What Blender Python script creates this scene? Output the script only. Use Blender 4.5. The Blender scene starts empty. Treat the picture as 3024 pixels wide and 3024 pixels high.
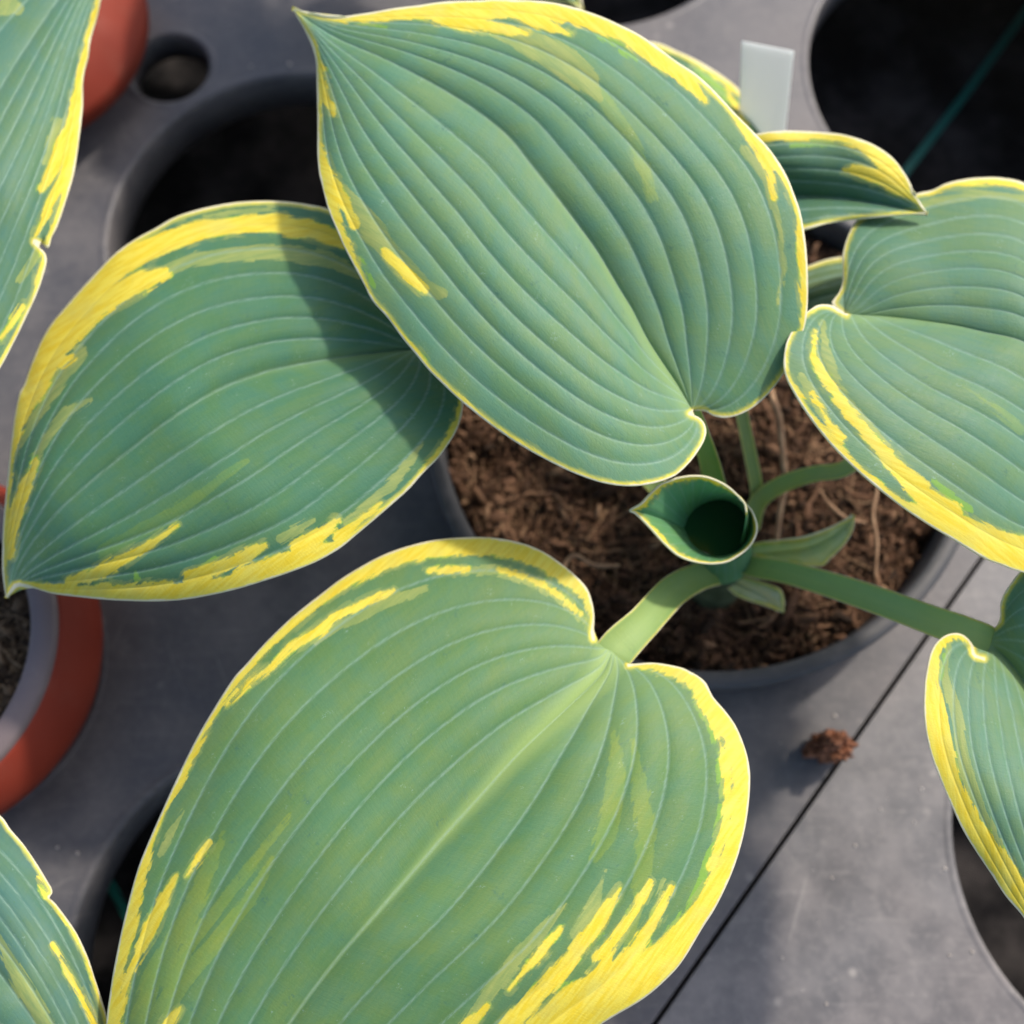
import bpy, math, random
import numpy as np
from mathutils import Vector, noise
from mathutils.geometry import delaunay_2d_cdt
random.seed(7); rng = np.random.default_rng(11)
S = bpy.context.scene
COL = S.collection
# ------------------------------------------------------------------ camera
TH = math.radians(17.0); F = 3250.0; CH = 0.45
cam = bpy.data.cameras.new('camera'); cam.lens = 36 * F / 3024; cam.sensor_width = 36
cam.clip_start = 0.01; cam.clip_end = 50
cam.dof.use_dof = True; cam.dof.focus_distance = 0.312; cam.dof.aperture_fstop = 7.0
co = bpy.data.objects.new('camera', cam); COL.objects.link(co)
co.location = (0, 0, CH); co.rotation_euler = (TH, 0, 0); S.camera = co
# ------------------------------------------------------------------ light
AZ = math.radians(42); EL = math.radians(46)
W = bpy.data.worlds.new('World'); S.world = W; W.use_nodes = True
wn = W.node_tree.nodes; wl = W.node_tree.links
sky = wn.new('ShaderNodeTexSky'); sky.sky_type = 'NISHITA'; sky.sun_disc = False
sky.sun_elevation = EL; sky.sun_rotation = math.pi / 2 - AZ
sky.dust_density = 3.0; sky.air_density = 1.0
bg = wn['Background']; wl.new(sky.outputs[0], bg.inputs[0]); bg.inputs[1].default_value = 0.15
sl = bpy.data.lights.new('sun', 'SUN'); sl.energy = 2.4; sl.angle = math.radians(3.6); sl.color = (1, .91, .80)
so = bpy.data.objects.new('sun', sl); COL.objects.link(so)
sd = Vector((math.cos(AZ) * math.cos(EL), math.sin(AZ) * math.cos(EL), math.sin(EL)))
so.rotation_euler = sd.to_track_quat('Z', 'Y').to_euler(); so.location = sd * 3
S.view_settings.view_transform = 'Standard'; S.view_settings.look = 'None'
S.view_settings.exposure = 0.66; S.view_settings.gamma = 1
# ------------------------------------------------------------------ helpers
cT, sT = math.cos(TH), math.sin(TH)
def P(px, py, z):
    """the place at height z that the photograph shows at (px, py); arrays or numbers"""
    px = np.asarray(px, float); py = np.asarray(py, float); z = np.asarray(z, float)
    x = (px - 1512) / F; y = (1512 - py) / F
    dy = cT * y + sT; dz = sT * y - cT
    t = (CH - z) / -dz
    return np.stack([x * t, dy * t, z + 0 * t], -1)
def tag(o, label=None, cat=None, group=None, kind=None):
    if label: o['label'] = label
    if cat: o['category'] = cat
    if group: o['group'] = group
    if kind: o['kind'] = kind
    return o
def empty(name, loc):
    o = bpy.data.objects.new(name, None); COL.objects.link(o); o.location = loc; o.empty_display_size = .02; return o
def mesh(name, v, f, mat, parent=None, smooth=True, attrs=None):
    me = bpy.data.meshes.new(name)
    v = np.asarray(v, float)
    if parent is not None: v = v - np.array(parent.matrix_world_loc if hasattr(parent, 'matrix_world_loc') else WL(parent))
    me.from_pydata(v.tolist(), [], [tuple(map(int, q)) for q in f]) if not isinstance(f, np.ndarray) else fast(me, v, f)
    if attrs:
        for k, a in attrs.items():
            a = np.asarray(a, np.float32)
            if a.ndim == 1:
                at = me.attributes.new(k, 'FLOAT', 'POINT'); at.data.foreach_set('value', a)
            else:
                at = me.attributes.new(k, 'FLOAT_VECTOR', 'POINT'); at.data.foreach_set('vector', a.ravel())
    if smooth: me.polygons.foreach_set('use_smooth', [True] * len(me.polygons))
    me.materials.append(mat); me.update()
    o = bpy.data.objects.new(name, me); COL.objects.link(o)
    if parent is not None: o.parent = parent
    return o
def WL(o):
    p = np.zeros(3)
    while o is not None: p += np.array(o.location); o = o.parent
    return p
def fast(me, v, f):
    me.vertices.add(len(v)); me.vertices.foreach_set('co', v.astype(np.float32).ravel())
    n, k = f.shape
    me.loops.add(n * k); me.loops.foreach_set('vertex_index', f.astype(np.int32).ravel())
    me.polygons.add(n); me.polygons.foreach_set('loop_start', np.arange(0, n * k, k, dtype=np.int32))
    me.polygons.foreach_set('loop_total', np.full(n, k, dtype=np.int32)); me.update(calc_edges=True)
def lathe(prof, n=96, c=(0, 0), wob=None):
    """profile [(r, z)] swept round c"""
    a = np.linspace(0, 2 * np.pi, n, endpoint=False)
    v = []; m = len(prof)
    for r, z in prof:
        rr = r * (1 + (wob(a) if wob else 0))
        v.append(np.stack([c[0] + rr * np.cos(a), c[1] + rr * np.sin(a), np.full(n, z)], -1))
    v = np.concatenate(v)
    i = np.arange(n); j = (i + 1) % n
    f = np.concatenate([np.stack([k * n + i, k * n + j, (k + 1) * n + j, (k + 1) * n + i], -1) for k in range(m - 1)])
    return v, f
def catmull(p, per=14):
    p = np.asarray(p, float); q = np.vstack([2 * p[0] - p[1], p, 2 * p[-1] - p[-2]]); out = []
    t = np.linspace(0, 1, per, endpoint=False)[:, None]
    for i in range(1, len(q) - 2):
        a, b, c, d = q[i - 1], q[i], q[i + 1], q[i + 2]
        out.append(.5 * ((2 * b) + (-a + c) * t + (2 * a - 5 * b + 4 * c - d) * t ** 2 + (-a + 3 * b - 3 * c + d) * t ** 3))
    out.append(p[-1:]); return np.vstack(out)
def resample(p, n):
    q = catmull(p); s = np.r_[0, np.cumsum(np.hypot(*np.diff(q[:, :2], axis=0).T))]
    t = np.linspace(0, s[-1], n)
    return np.stack([np.interp(t, s, q[:, k]) for k in range(q.shape[1])], -1), s[-1]
def fillw(pts, default=6):
    idx = [i for i, p in enumerate(pts) if len(p) == 3]
    ws = np.interp(range(len(pts)), idx, [pts[i][2] for i in idx]) if idx else [default] * len(pts)
    return np.array([(p[0], p[1], w) for p, w in zip(pts, ws)], float)
def gsm(a, n):
    if n < 1: return a
    k = np.exp(-.5 * (np.arange(-3 * n, 3 * n + 1) / n) ** 2); k /= k.sum()
    a = np.asarray(a, float); two = a.ndim == 2; A = a if two else a[:, None]
    pad = np.vstack([2 * A[0] - A[1:3 * n + 1][::-1], A, 2 * A[-1] - A[-3 * n - 1:-1][::-1]])
    r = np.stack([np.convolve(pad[:, c], k, 'valid') for c in range(A.shape[1])], -1)
    return r if two else r[:, 0]
def stroke_sd(Q, strokes):
    """greatest (half width - distance) of the points Q to any tapered stroke"""
    best = np.full(len(Q), -60.0)
    for st in strokes:
        st = np.asarray(st, float)
        for a, b in zip(st[:-1], st[1:]):
            ab = b[:2] - a[:2]; L = max((ab ** 2).sum(), 1e-6)
            t = np.clip(((Q - a[:2]) @ ab) / L, 0, 1)
            d = np.hypot(*(Q - a[:2] - t[:, None] * ab).T)
            best = np.maximum(best, a[2] + (b[2] - a[2]) * t - d)
    return best
# ------------------------------------------------------------------ node helper
class NT:
    def __init__(s, name):
        s.m = bpy.data.materials.new(name); s.m.use_nodes = True; s.t = s.m.node_tree; s.n = s.t.nodes
        s.b = s.n['Principled BSDF']; s.out = s.n['Material Output']
    def link(s, a, b): s.t.links.new(a, b)
    def set(s, inp, v):
        if isinstance(v, bpy.types.NodeSocket): s.link(v, inp)
        elif isinstance(v, (tuple, list)) and inp.type == 'RGBA' and len(v) == 3: inp.default_value = (*v, 1)
        else: inp.default_value = v
    def attr(s, name, vec=False):
        n = s.n.new('ShaderNodeAttribute'); n.attribute_name = name; return n.outputs['Vector' if vec else 'Fac']
    def math(s, op, a, b=0.0, c=None, clamp=False):
        n = s.n.new('ShaderNodeMath'); n.operation = op; n.use_clamp = clamp
        s.set(n.inputs[0], a); s.set(n.inputs[1], b)
        if c is not None: s.set(n.inputs[2], c)
        return n.outputs[0]
    def ramp(s, v, a, b, lo=0.0, hi=1.0):
        n = s.n.new('ShaderNodeMapRange'); n.interpolation_type = 'SMOOTHSTEP' if a < b else 'LINEAR'; n.clamp = True
        s.set(n.inputs[0], v); n.inputs[1].default_value = a; n.inputs[2].default_value = b; n.inputs[3].default_value = lo; n.inputs[4].default_value = hi
        return n.outputs[0]
    def mix(s, f, a, b, blend='MIX'):
        n = s.n.new('ShaderNodeMix'); n.data_type = 'RGBA'; n.blend_type = blend
        s.set(n.inputs[0], f); s.set(n.inputs[6], a); s.set(n.inputs[7], b); return n.outputs[2]
    def xyz(s, x, y, z=0.0):
        n = s.n.new('ShaderNodeCombineXYZ'); s.set(n.inputs[0], x); s.set(n.inputs[1], y); s.set(n.inputs[2], z); return n.outputs[0]
    def sep(s, v):
        n = s.n.new('ShaderNodeSeparateXYZ'); s.link(v, n.inputs[0]); return n.outputs
    def noise(s, v, scale, detail=3, rough=.55, dist=0.0):
        n = s.n.new('ShaderNodeTexNoise'); s.set(n.inputs['Vector'], v); n.inputs['Scale'].default_value = scale
        n.inputs['Detail'].default_value = detail; n.inputs['Roughness'].default_value = rough; n.inputs['Distortion'].default_value = dist
        return n.outputs['Fac']
    def white(s, v):
        n = s.n.new('ShaderNodeTexWhiteNoise'); n.noise_dimensions = '3D'; s.link(v, n.inputs['Vector']); return n.outputs['Value']
    def voro(s, v, scale, feature='F1'):
        n = s.n.new('ShaderNodeTexVoronoi'); n.feature = feature; s.set(n.inputs['Vector'], v); n.inputs['Scale'].default_value = scale
        return n.outputs
    def scale(s, v, k):
        n = s.n.new('ShaderNodeVectorMath'); n.operation = 'MULTIPLY'; s.link(v, n.inputs[0]); n.inputs[1].default_value = k; return n.outputs[0]
    def pos(s):
        return s.n.new('ShaderNodeTexCoord').outputs['Object']
    def geo(s):
        return s.n.new('ShaderNodeNewGeometry').outputs['Position']
    def bump(s, h, strength, dist):
        n = s.n.new('ShaderNodeBump'); s.link(h, n.inputs['Height']); n.inputs['Strength'].default_value = strength; n.inputs['Distance'].default_value = dist
        s.link(n.outputs[0], s.b.inputs['Normal']); return n.outputs[0]
    def base(s, c, rough=.5, spec=.5):
        s.set(s.b.inputs['Base Color'], c); s.set(s.b.inputs['Roughness'], rough); s.b.inputs['Specular IOR Level'].default_value = spec
# ------------------------------------------------------------------ leaf material
def leaf_material():
    N = NT('variegated_leaf')
    dy, dp, dl, de, dv, gm, do = (N.attr(k) for k in ('dy', 'dp', 'dl', 'de', 'dv', 'gm', 'do'))
    lc = N.attr('lc', True); s_, t_, seed = N.sep(lc)
    oi = N.n.new('ShaderNodeObjectInfo'); green = oi.outputs['Color']
    # stepped fingers along the veins
    def jag(wt, ws, amp, k):
        tc = N.math('FLOOR', N.math('DIVIDE', t_, wt))
        r1 = N.white(N.xyz(tc, seed, k))
        sc = N.math('FLOOR', N.math('DIVIDE', N.math('ADD', s_, N.math('MULTIPLY', r1, ws * 3)), ws))
        r2 = N.white(N.xyz(tc, sc, N.math('ADD', seed, k + 3)))
        return N.math('MULTIPLY', N.math('SUBTRACT', r2, .5), amp)
    p1 = N.xyz(N.math('MULTIPLY', s_, .012), N.math('MULTIPLY', t_, .085), seed)     # along the veins
    p2 = N.xyz(N.math('MULTIPLY', s_, .02), N.math('MULTIPLY', t_, .02), seed)
    n1 = N.noise(p1, 1.0, 4, .6); n2 = N.noise(p2, .55, 3); n3 = N.noise(p2, 8.0, 3)
    j = N.math('ADD', jag(10, 60, 10, 1.0), jag(26, 120, 7, 7.0))
    j = N.math('ADD', j, N.math('MULTIPLY', N.math('SUBTRACT', n3, .5), 7))
    j2 = N.math('ADD', jag(13, 80, 11, 15.0), N.math('MULTIPLY', N.math('SUBTRACT', n3, .5), 6))
    # green ground
    c = N.mix(N.ramp(n2, .35, .65, 0, .6), green, N.mix(1.0, green, (1.22, 1.02, .60), 'MULTIPLY'))
    c = N.mix(N.ramp(N.noise(p2, .25, 2), .4, .6, 0, .4), c, N.mix(1.0, c, (.72, .95, 1.02), 'MULTIPLY'))
    c = N.mix(N.ramp(n1, .42, .62, 0, .42), c, N.mix(1.0, c, (.74, .92, 1.05), 'MULTIPLY'))
    c = N.mix(N.ramp(n3, .3, .75, 0, .22), c, N.mix(1.0, c, (1.3, 1.2, 1.15), 'MULTIPLY'))
    c = N.mix(N.ramp(dv, 34, 0, 0, .16), c, N.mix(1.0, c, (.8, .98, 1.15), 'MULTIPLY'))
    # fine cross hatching and bloom
    hx = N.noise(N.xyz(N.math('MULTIPLY', s_, .16), N.math('MULTIPLY', t_, .018), seed), 1.0, 3, .6)
    hy = N.noise(N.xyz(N.math('MULTIPLY', s_, .02), N.math('MULTIPLY', t_, .22), seed), 1.0, 2, .6)
    c = N.mix(N.ramp(hx, .35, .7, 0, .20), c, N.mix(1.0, c, (1.25, 1.16, 1.2), 'MULTIPLY'))
    c = N.mix(N.ramp(hy, .4, .65, 0, .12), c, N.mix(1.0, c, (.8, .9, .9), 'MULTIPLY'))
    spot = N.voro(p2, 1.3)[0]
    c = N.mix(N.ramp(spot, .09, .06, 0, .35), c, N.mix(1.0, c, (.9, 1.0, .45), 'MULTIPLY'))
    # whitish water marks
    wm = N.math('MULTIPLY', N.ramp(N.noise(p2, 1.1, 2), .62, .72), N.ramp(N.noise(p2, 9, 4, .7), .52, .66))
    c = N.mix(N.math('MULTIPLY', wm, .5), c, (.30, .46, .42))
    bl = N.math('MULTIPLY', N.ramp(N.noise(p2, .9, 3), .62, .72), N.ramp(N.noise(p2, 5, 4, .7), .46, .6))
    c = N.mix(N.math('MULTIPLY', bl, .5), c, (.05, .15, .12))
    # pale, lime and yellow streaks
    ol = N.ramp(N.math('ADD', do, N.math('MULTIPLY', j2, 1.3)), -3, 3)
    c = N.mix(N.math('MULTIPLY', ol, .8), c, N.mix(1.0, c, (1.75, 1.32, .80), 'MULTIPLY'))
    # settled dust specks
    dk = N.voro(p2, 3.2); c = N.mix(N.math('MULTIPLY', N.ramp(dk[0], .055, .03), N.ramp(N.noise(p2, 1.5, 2), .48, .56)), c, (.34, .44, .36))
    pale = N.ramp(N.math('ADD', dp, j2), -1.2, 1.2)
    pc = N.mix(N.ramp(n1, .35, .65), (.27, .36, .11), (.38, .43, .125))
    c = N.mix(N.math('MULTIPLY', pale, N.ramp(n2, .3, .7, .72, .92)), c, pc)
    lime = N.ramp(N.math('ADD', dl, j), -1.2, 1.2)
    c = N.mix(N.math('MULTIPLY', lime, .8), c, (.23, .44, .05))
    rim_l = N.ramp(N.math('ADD', dy, N.math('ADD', j, 6.5)), -1.2, 1.2)
    lz = N.ramp(N.noise(p2, .8, 2), .5, .58)
    c = N.mix(N.math('MULTIPLY', N.math('MULTIPLY', rim_l, lz), .75), c, (.27, .48, .05))
    yc = N.mix(N.ramp(n1, .38, .62), (.76, .59, .034), (.80, .68, .085))
    yc = N.mix(N.ramp(n2, .45, .7, 0, .35), yc, (.62, .60, .17))
    yc = N.mix(N.ramp(hy, .5, .68, 0, .18), yc, (.55, .50, .12))
    halo = N.math('MULTIPLY', N.ramp(N.math('ADD', N.math('ADD', dy, 13), j2), -2, 2), N.ramp(N.noise(p2, .6, 2), .42, .55))
    c = N.mix(N.math('MULTIPLY', halo, .55), c, pc)
    yel = N.ramp(N.math('ADD', N.math('ADD', dy, 2.5), j), -2.0, 2.0)
    c = N.mix(yel, c, yc)
    # midrib glow and veins
    c = N.mix(gm, c, (.42, .56, .20))
    vn = N.noise(p1, 3.0, 2)
    vein = N.math('MULTIPLY', N.ramp(N.math('ADD', dv, N.math('MULTIPLY', N.math('SUBTRACT', n3, .5), 5)), 7, 1), N.ramp(vn, .32, .62, .25, .85))
    vein = N.math('MULTIPLY', vein, N.math('SUBTRACT', 1.0, N.math('MULTIPLY', yel, .85)))
    c = N.mix(N.math('MULTIPLY', vein, .58), c, (.28, .43, .35))
    # translucent cream rim
    en = N.math('ADD', de, N.math('ADD', N.math('MULTIPLY', N.math('SUBTRACT', n3, .5), 4), N.math('MULTIPLY', N.math('SUBTRACT', N.noise(p2, 1.2, 3), .5), 9)))
    c = N.mix(N.ramp(en, 17, 7, 0, .8), c, N.mix(.35, yc, (.66, .70, .16)))
    c = N.mix(N.ramp(en, 6.5, 3.0, 0, .95), c, (.80, .75, .58))
    N.base(c, N.ramp(n3, .3, .7, .5, .64), .32)
    N.b.inputs['Sheen Weight'].default_value = .04; N.b.inputs['Sheen Roughness'].default_value = .5
    h = N.math('ADD', N.math('ADD', N.math('MULTIPLY', hx, .7), N.math('MULTIPLY', n3, .9)), N.math('MULTIPLY', hy, .5))
    h = N.math('SUBTRACT', h, N.math('MULTIPLY', N.ramp(dv, 5, 0), 1.0))
    bn = N.bump(h, .2, .0005)
    tr = N.n.new('ShaderNodeBsdfTranslucent'); N.link(N.mix(1.0, c, (1.1, 1.25, .7), 'MULTIPLY'), tr.inputs[0]); N.link(bn, tr.inputs['Normal'])
    ms = N.n.new('ShaderNodeMixShader'); ms.inputs[0].default_value = .3
    N.link(N.b.outputs[0], ms.inputs[1]); N.link(tr.outputs[0], ms.inputs[2]); N.link(ms.outputs[0], N.out.inputs[0])
    return N.m
LEAF = leaf_material()
LSEED = [0.0]
def make_leaf(name, parent, left, right, mid, zm, zl, zr, green, bulge=(.004, .004), N=(9, 9), nu=230, m=11,
              corr=.16, yellow=(), pale=(), lime=(), olive=(), glow=1.0, glow_w=(40, 6), wav=.0012, detail=.86, label=None, sm=9, cling=.5, veins=True):
    """left / right run base -> tip along each edge as (x, y, margin width); mid runs base -> tip"""
    LSEED[0] += 3.7; seed = LSEED[0]
    L, Ll = resample(fillw(left), nu); R, Rl = resample(fillw(right), nu); M, Ml = resample([(a[0], a[1]) for a in mid], nu)
    u = np.linspace(0, 1, nu)
    def wfun(w, sd): return w * (1 - cling * (1 - w) * np.exp(-u * 5.5)) + .010 * np.sin(u * 9 + w * 7 + sd) * w * (1 - w) * 4
    cols = []
    for side, E, Nn in ((-1, L, N[0]), (1, R, N[1])):
        ws = [0.0]; ks = (np.arange(Nn + 1) / Nn) ** .88
        iv = []
        for k in range(Nn):
            for q in range(1, m + 1): ws.append(ks[k] + (ks[k + 1] - ks[k]) * q / m); iv.append((k, q / m))
        cols.append((side, E, gsm(E[:, :2], sm), np.array(ws), ks))
    V2 = []; Z = []; DV = []; LCs = []; WW = []
    zmu = gsm(np.interp(u, *zip(*zm)), 8)
    hl = 3200 / .31
    for side, E, Es, ws, ks in cols:
        zs = gsm(np.interp(u, *zip(*(zl if side < 0 else zr))), 8)
        b = bulge[0] if side < 0 else bulge[1]
        rng_ = range(len(ws)) if side > 0 else range(len(ws) - 1, 0, -1)
        for i in rng_:
            w = ws[i]
            dw = max(0, (w - detail) / (1 - detail)); dw = dw * dw * (3 - 2 * dw)
            Ed = Es + (E[:, :2] - Es) * dw
            # inner veins cling to the midrib a little longer
            we = wfun(w, seed)
            q2 = M * (1 - we[:, None]) + Ed * we[:, None]
            k = min(np.searchsorted(ks, w, 'right') - 1, len(ks) - 2)
            tph = (w - ks[k]) / (ks[k + 1] - ks[k])
            width = np.hypot(*(Es - M).T)
            sp = width * (ks[k + 1] - ks[k]) / hl
            env = np.minimum(1, 5 * u) ** .7 * np.minimum(1, 4 * (1 - u)) * (1 - .75 * w ** 5)
            rib = corr * sp * np.abs(math.sin(math.pi * min(max(tph, 0), 1))) ** .75 * env
            z = zmu + (zs - zmu) * w + b * 4 * w * (1 - w) * np.sin(np.pi * np.clip(u, 0, 1)) ** .6 + rib
            z = z + wav * np.sin(u * 11 + seed * 2 + side * 2) * w ** 2 + wav * .5 * np.sin(u * 23 + seed + side + 3 * w) * w ** 3
            V2.append(q2); Z.append(z)
            kn = ks[:-1][np.argmin(np.abs(ks[:-1] - w))]; DV.append(np.minimum(width, 2000) * np.abs(we - wfun(kn, seed)) if veins else np.full(nu, 40.))
            LCs.append(np.stack([u * Ml * 1.05, side * w * np.maximum(width, 30) * 1.0 + 0 * u, np.full(nu, seed)], -1)); WW.append(np.full(nu, side * w))
    V2 = np.array(V2); Z = np.array(Z); nc = len(V2)
    flat = V2.reshape(-1, 2); z = Z.ravel()
    v = P(flat[:, 0], flat[:, 1], z)
    ii, jj = np.meshgrid(np.arange(nc - 1), np.arange(nu - 1), indexing='ij')
    a = ii * nu + jj; f = np.stack([a, a + nu, a + nu + 1, a + 1], -1).reshape(-1, 4)
    edges = [L, R]
    de = -stroke_sd(flat, [np.c_[E[::2, :2], np.zeros(len(E[::2]))] for E in edges])
    dy = stroke_sd(flat, [E[::2] - np.array([0, 0, 2]) for E in edges] + list(yellow))
    dm = -stroke_sd(flat, [np.c_[M[::3], np.zeros(len(M[::3]))]])
    uu = np.tile(u, nc)
    gw = glow_w[0] * np.clip(1 - uu * 1.8, 0, 1) ** 1.3 + glow_w[1]
    gm = glow * np.exp(-(dm / gw) ** 2) * np.clip(1.05 - uu, 0, 1) ** 1.4
    if not veins: de = de * 2.2
    at = dict(do=stroke_sd(flat, olive) if len(olive) else np.full(len(flat), -60.), dy=dy, dp=stroke_sd(flat, pale), dl=stroke_sd(flat, lime), de=de, dv=np.array(DV).ravel(), gm=gm, lc=np.array(LCs).reshape(-1, 3))
    o = mesh(name, v, f, LEAF, parent, attrs=at); o.color = (*green, 1)
    md = o.modifiers.new('thickness', 'SOLIDIFY'); md.thickness = .0007; md.offset = -1 if fnormal_up(v, f) else 1
    if label: o['label'] = label
    return o
def fnormal_up(v, f):
    k = len(f) // 2; a, b, c = v[f[k, 0]], v[f[k, 1]], v[f[k, 2]]
    return np.cross(b - a, c - a)[2] > 0
def make_petiole(parent, pts, green=(.17, .29, .085), glow=.25, name='petiole', nu=60, label=None, dark=0, depth=.35, merge=True):
    """pts: (x, y, z, full width in photo px); a channelled stalk with sharp pale edges"""
    p = catmull(np.array(pts, float), 12); idx = np.linspace(0, len(p) - 1, nu)
    p = np.stack([np.interp(idx, range(len(p)), p[:, k]) for k in range(4)], -1)
    g0, g1 = glow if isinstance(glow, tuple) else (glow, glow)
    tt_ = np.linspace(0, 1, nu); flat_ = np.clip((1 - tt_) / .35, .06, 1) if merge else np.ones(nu)
    C = P(p[:, 0], p[:, 1], p[:, 2]); wd = p[:, 3] * (CH - p[:, 2]) / F * .98 * .5
    T = np.gradient(C, axis=0); T /= np.linalg.norm(T, axis=1)[:, None]
    up = np.array([0, -.25, 1.0]); Sd = np.cross(T, up); Sd /= np.linalg.norm(Sd, axis=1)[:, None]; Up = np.cross(Sd, T)
    prof = []; ns = 10
    for k in range(ns + 1):
        s = -1 + 2 * k / ns; prof.append((s, None, abs(abs(s) - 1)))
    for k in range(1, ns):
        a = math.pi * k / ns; prof.append((math.cos(a), .05 - .95 * math.sin(a) * .75, .3 + math.sin(a)))
    n = len(prof); V = []; de = []; lc = []; gm = []
    for k, (s, h, e) in enumerate(prof):
        h = depth * (abs(s) ** 2.2 - 1) * .7 * flat_ + .12 * flat_ if h is None else h * flat_ ** .5
        V.append(C + Sd * (s * wd)[:, None] + Up * (h * wd)[:, None])
        de.append(e * p[:, 3] * 1.0 + 1.5); lc.append(np.stack([idx * 8, s * p[:, 3] * .5, np.full(nu, 5.0 + LSEED[0])], -1))
        gm.append((g0 + (g1 - g0) * tt_ ** 2) * (1 - .6 * abs(s) * (1 - tt_ ** 3)))
    V = np.array(V).reshape(-1, 3)
    ii, jj = np.meshgrid(np.arange(n), np.arange(nu - 1), indexing='ij'); a = ii * nu + jj; b = ((ii + 1) % n) * nu + jj
    f = np.stack([a, b, b + 1, a + 1], -1).reshape(-1, 4)
    K = len(V); at = dict(dy=np.full(K, -60.), dp=np.full(K, -60.), dl=np.full(K, -60.), do=np.full(K, -60.), de=np.array(de).ravel(), dv=np.full(K, 40.), gm=np.array(gm).ravel(), lc=np.array(lc).reshape(-1, 3))
    o = mesh(name, V, f, LEAF, parent, attrs=at); o.color = (*green, 1)
    if label: o['label'] = label
    return o
# ------------------------------------------------------------------ ground cloth and trays
def cloth_mat():
    N = NT('woven_ground_cloth'); p = N.geo()
    x, y, z = N.sep(p)
    wx = N.math('SINE', N.math('MULTIPLY', N.math('ADD', N.math('MULTIPLY', x, .86), N.math('MULTIPLY', y, .5)), 3200))
    wy = N.math('SINE', N.math('MULTIPLY', N.math('SUBTRACT', N.math('MULTIPLY', y, .86), N.math('MULTIPLY', x, .5)), 2200))
    w = N.math('MULTIPLY', wx, wy); n = N.noise(p, 25, 5, .65)
    c = N.mix(N.ramp(n, .35, .75), (.005, .005, .006), (.062, .055, .052))
    c = N.mix(N.ramp(w, -.4, .6, 0, .5), c, N.mix(1.0, c, (.45, .45, .5), 'MULTIPLY'))
    N.base(c, .8, .12); N.bump(w, .5, .0006); return N.m
g = mesh('ground_cloth', [(-4, -4, -.110), (4, -4, -.110), (4, 4, -.110), (-4, 4, -.110)], [(0, 1, 2, 3)], cloth_mat())
tag(g, kind='structure')
def strip(name, pts, z, hw, mat, parent=None):
    q = P([a[0] for a in pts], [a[1] for a in pts], z); v = []; f = []
    d = q[-1] - q[0]; s = np.array([-d[1], d[0], 0]); s /= np.linalg.norm(s)
    for a in q: v += [a + s * hw, a - s * hw]
    for k in range(len(q) - 1): f.append((2 * k, 2 * k + 1, 2 * k + 3, 2 * k + 2))
    return mesh(name, v, f, mat, parent)
def plain(name, c1, c2, sc, rough=.5, spec=.5, bump=.0, bsc=200, det=4):
    N = NT(name); p = N.geo(); n = N.noise(p, sc, det, .6)
    N.base(N.mix(N.ramp(n, .35, .7), c1, c2), rough, spec)
    if bump: N.bump(N.noise(p, bsc, 4), .5, bump)
    return N.m
gt = NT('green_thread'); gp = gt.geo(); gx = gt.sep(gp)
gt.base(gt.mix(gt.ramp(gt.math('SINE', gt.math('MULTIPLY', gt.math('ADD', gx[0], gx[1]), 1500)), -.5, .5), (.006, .10, .075), (.02, .26, .19)), .5)
strip('green_stripe', [(2560, 690), (2673, 509), (2850, 280), (3023, 42), (3200, -200)], -.1096, .0021, gt.m, g)
strip('green_stripe', [(300, 2560), (339, 2636), (400, 2750)], -.1096, .0021, gt.m, g)
def tray_mat(name, c1, c2, dust):
    N = NT(name); p = N.geo(); n = N.noise(p, 38, 6, .68); n2 = N.noise(p, 7, 3, .6); n3 = N.noise(p, 260, 3, .6)
    c = N.mix(N.ramp(n, .35, .7), c1, c2)
    c = N.mix(N.ramp(n2, .4, .65, 0, .35), c, N.mix(1.0, c, (1.15, 1.0, .9), 'MULTIPLY'))
    c = N.mix(N.ramp(n3, .45, .75, 0, .25), c, dust)
    vo = N.voro(p, 70); c = N.mix(N.math('MULTIPLY', N.ramp(vo[0], .16, .05), N.ramp(N.noise(p, 30, 2), .5, .6)), c, dust)
    sc = N.noise(N.scale(p, (30, 400, 30)), 1.0, 2, .5)
    c = N.mix(N.ramp(sc, .6, .7, 0, .18), c, dust)
    x, y, z = N.sep(p)
    for ang, k in ((.5, 0.0), (2.0, 3.0), (1.2, 9.0)):
        ca, sa = math.cos(ang), math.sin(ang)
        s1 = N.math('ADD', N.math('MULTIPLY', x, ca), N.math('MULTIPLY', y, sa)); s2 = N.math('SUBTRACT', N.math('MULTIPLY', y, ca), N.math('MULTIPLY', x, sa))
        ln = N.noise(N.xyz(N.math('MULTIPLY', s1, 14), N.math('MULTIPLY', s2, 420), k), 1.0, 2, .5)
        c = N.mix(N.ramp(ln, .70, .74, 0, .4), c, dust)
    st = N.voro(N.xyz(x, y, 2.0), 24); ring = N.math('MULTIPLY', N.ramp(st[0], .25, .29), N.ramp(st[0], .35, .30)); c = N.mix(N.math('MULTIPLY', ring, N.ramp(n2, .5, .6, 0, .08)), c, dust)
    N.base(c, N.ramp(n, .3, .7, .38, .6), .45)
    N.bump(N.math('ADD', N.math('MULTIPLY', n3, .5), n), .35, .0006); return N.m
TR1 = tray_mat('grey_tray_plastic', (.074, .073, .079), (.118, .112, .113), (.19, .175, .165))
TR2 = tray_mat('dusty_tray_plastic', (.105, .104, .107), (.175, .168, .167), (.28, .26, .24))
bv = np.array([.627, .779]); av = np.array([.779, -.627])
A0 = P(2901, 1647, 0)[:2]; s0 = A0 @ av                                 # the joint between the two trays
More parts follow.
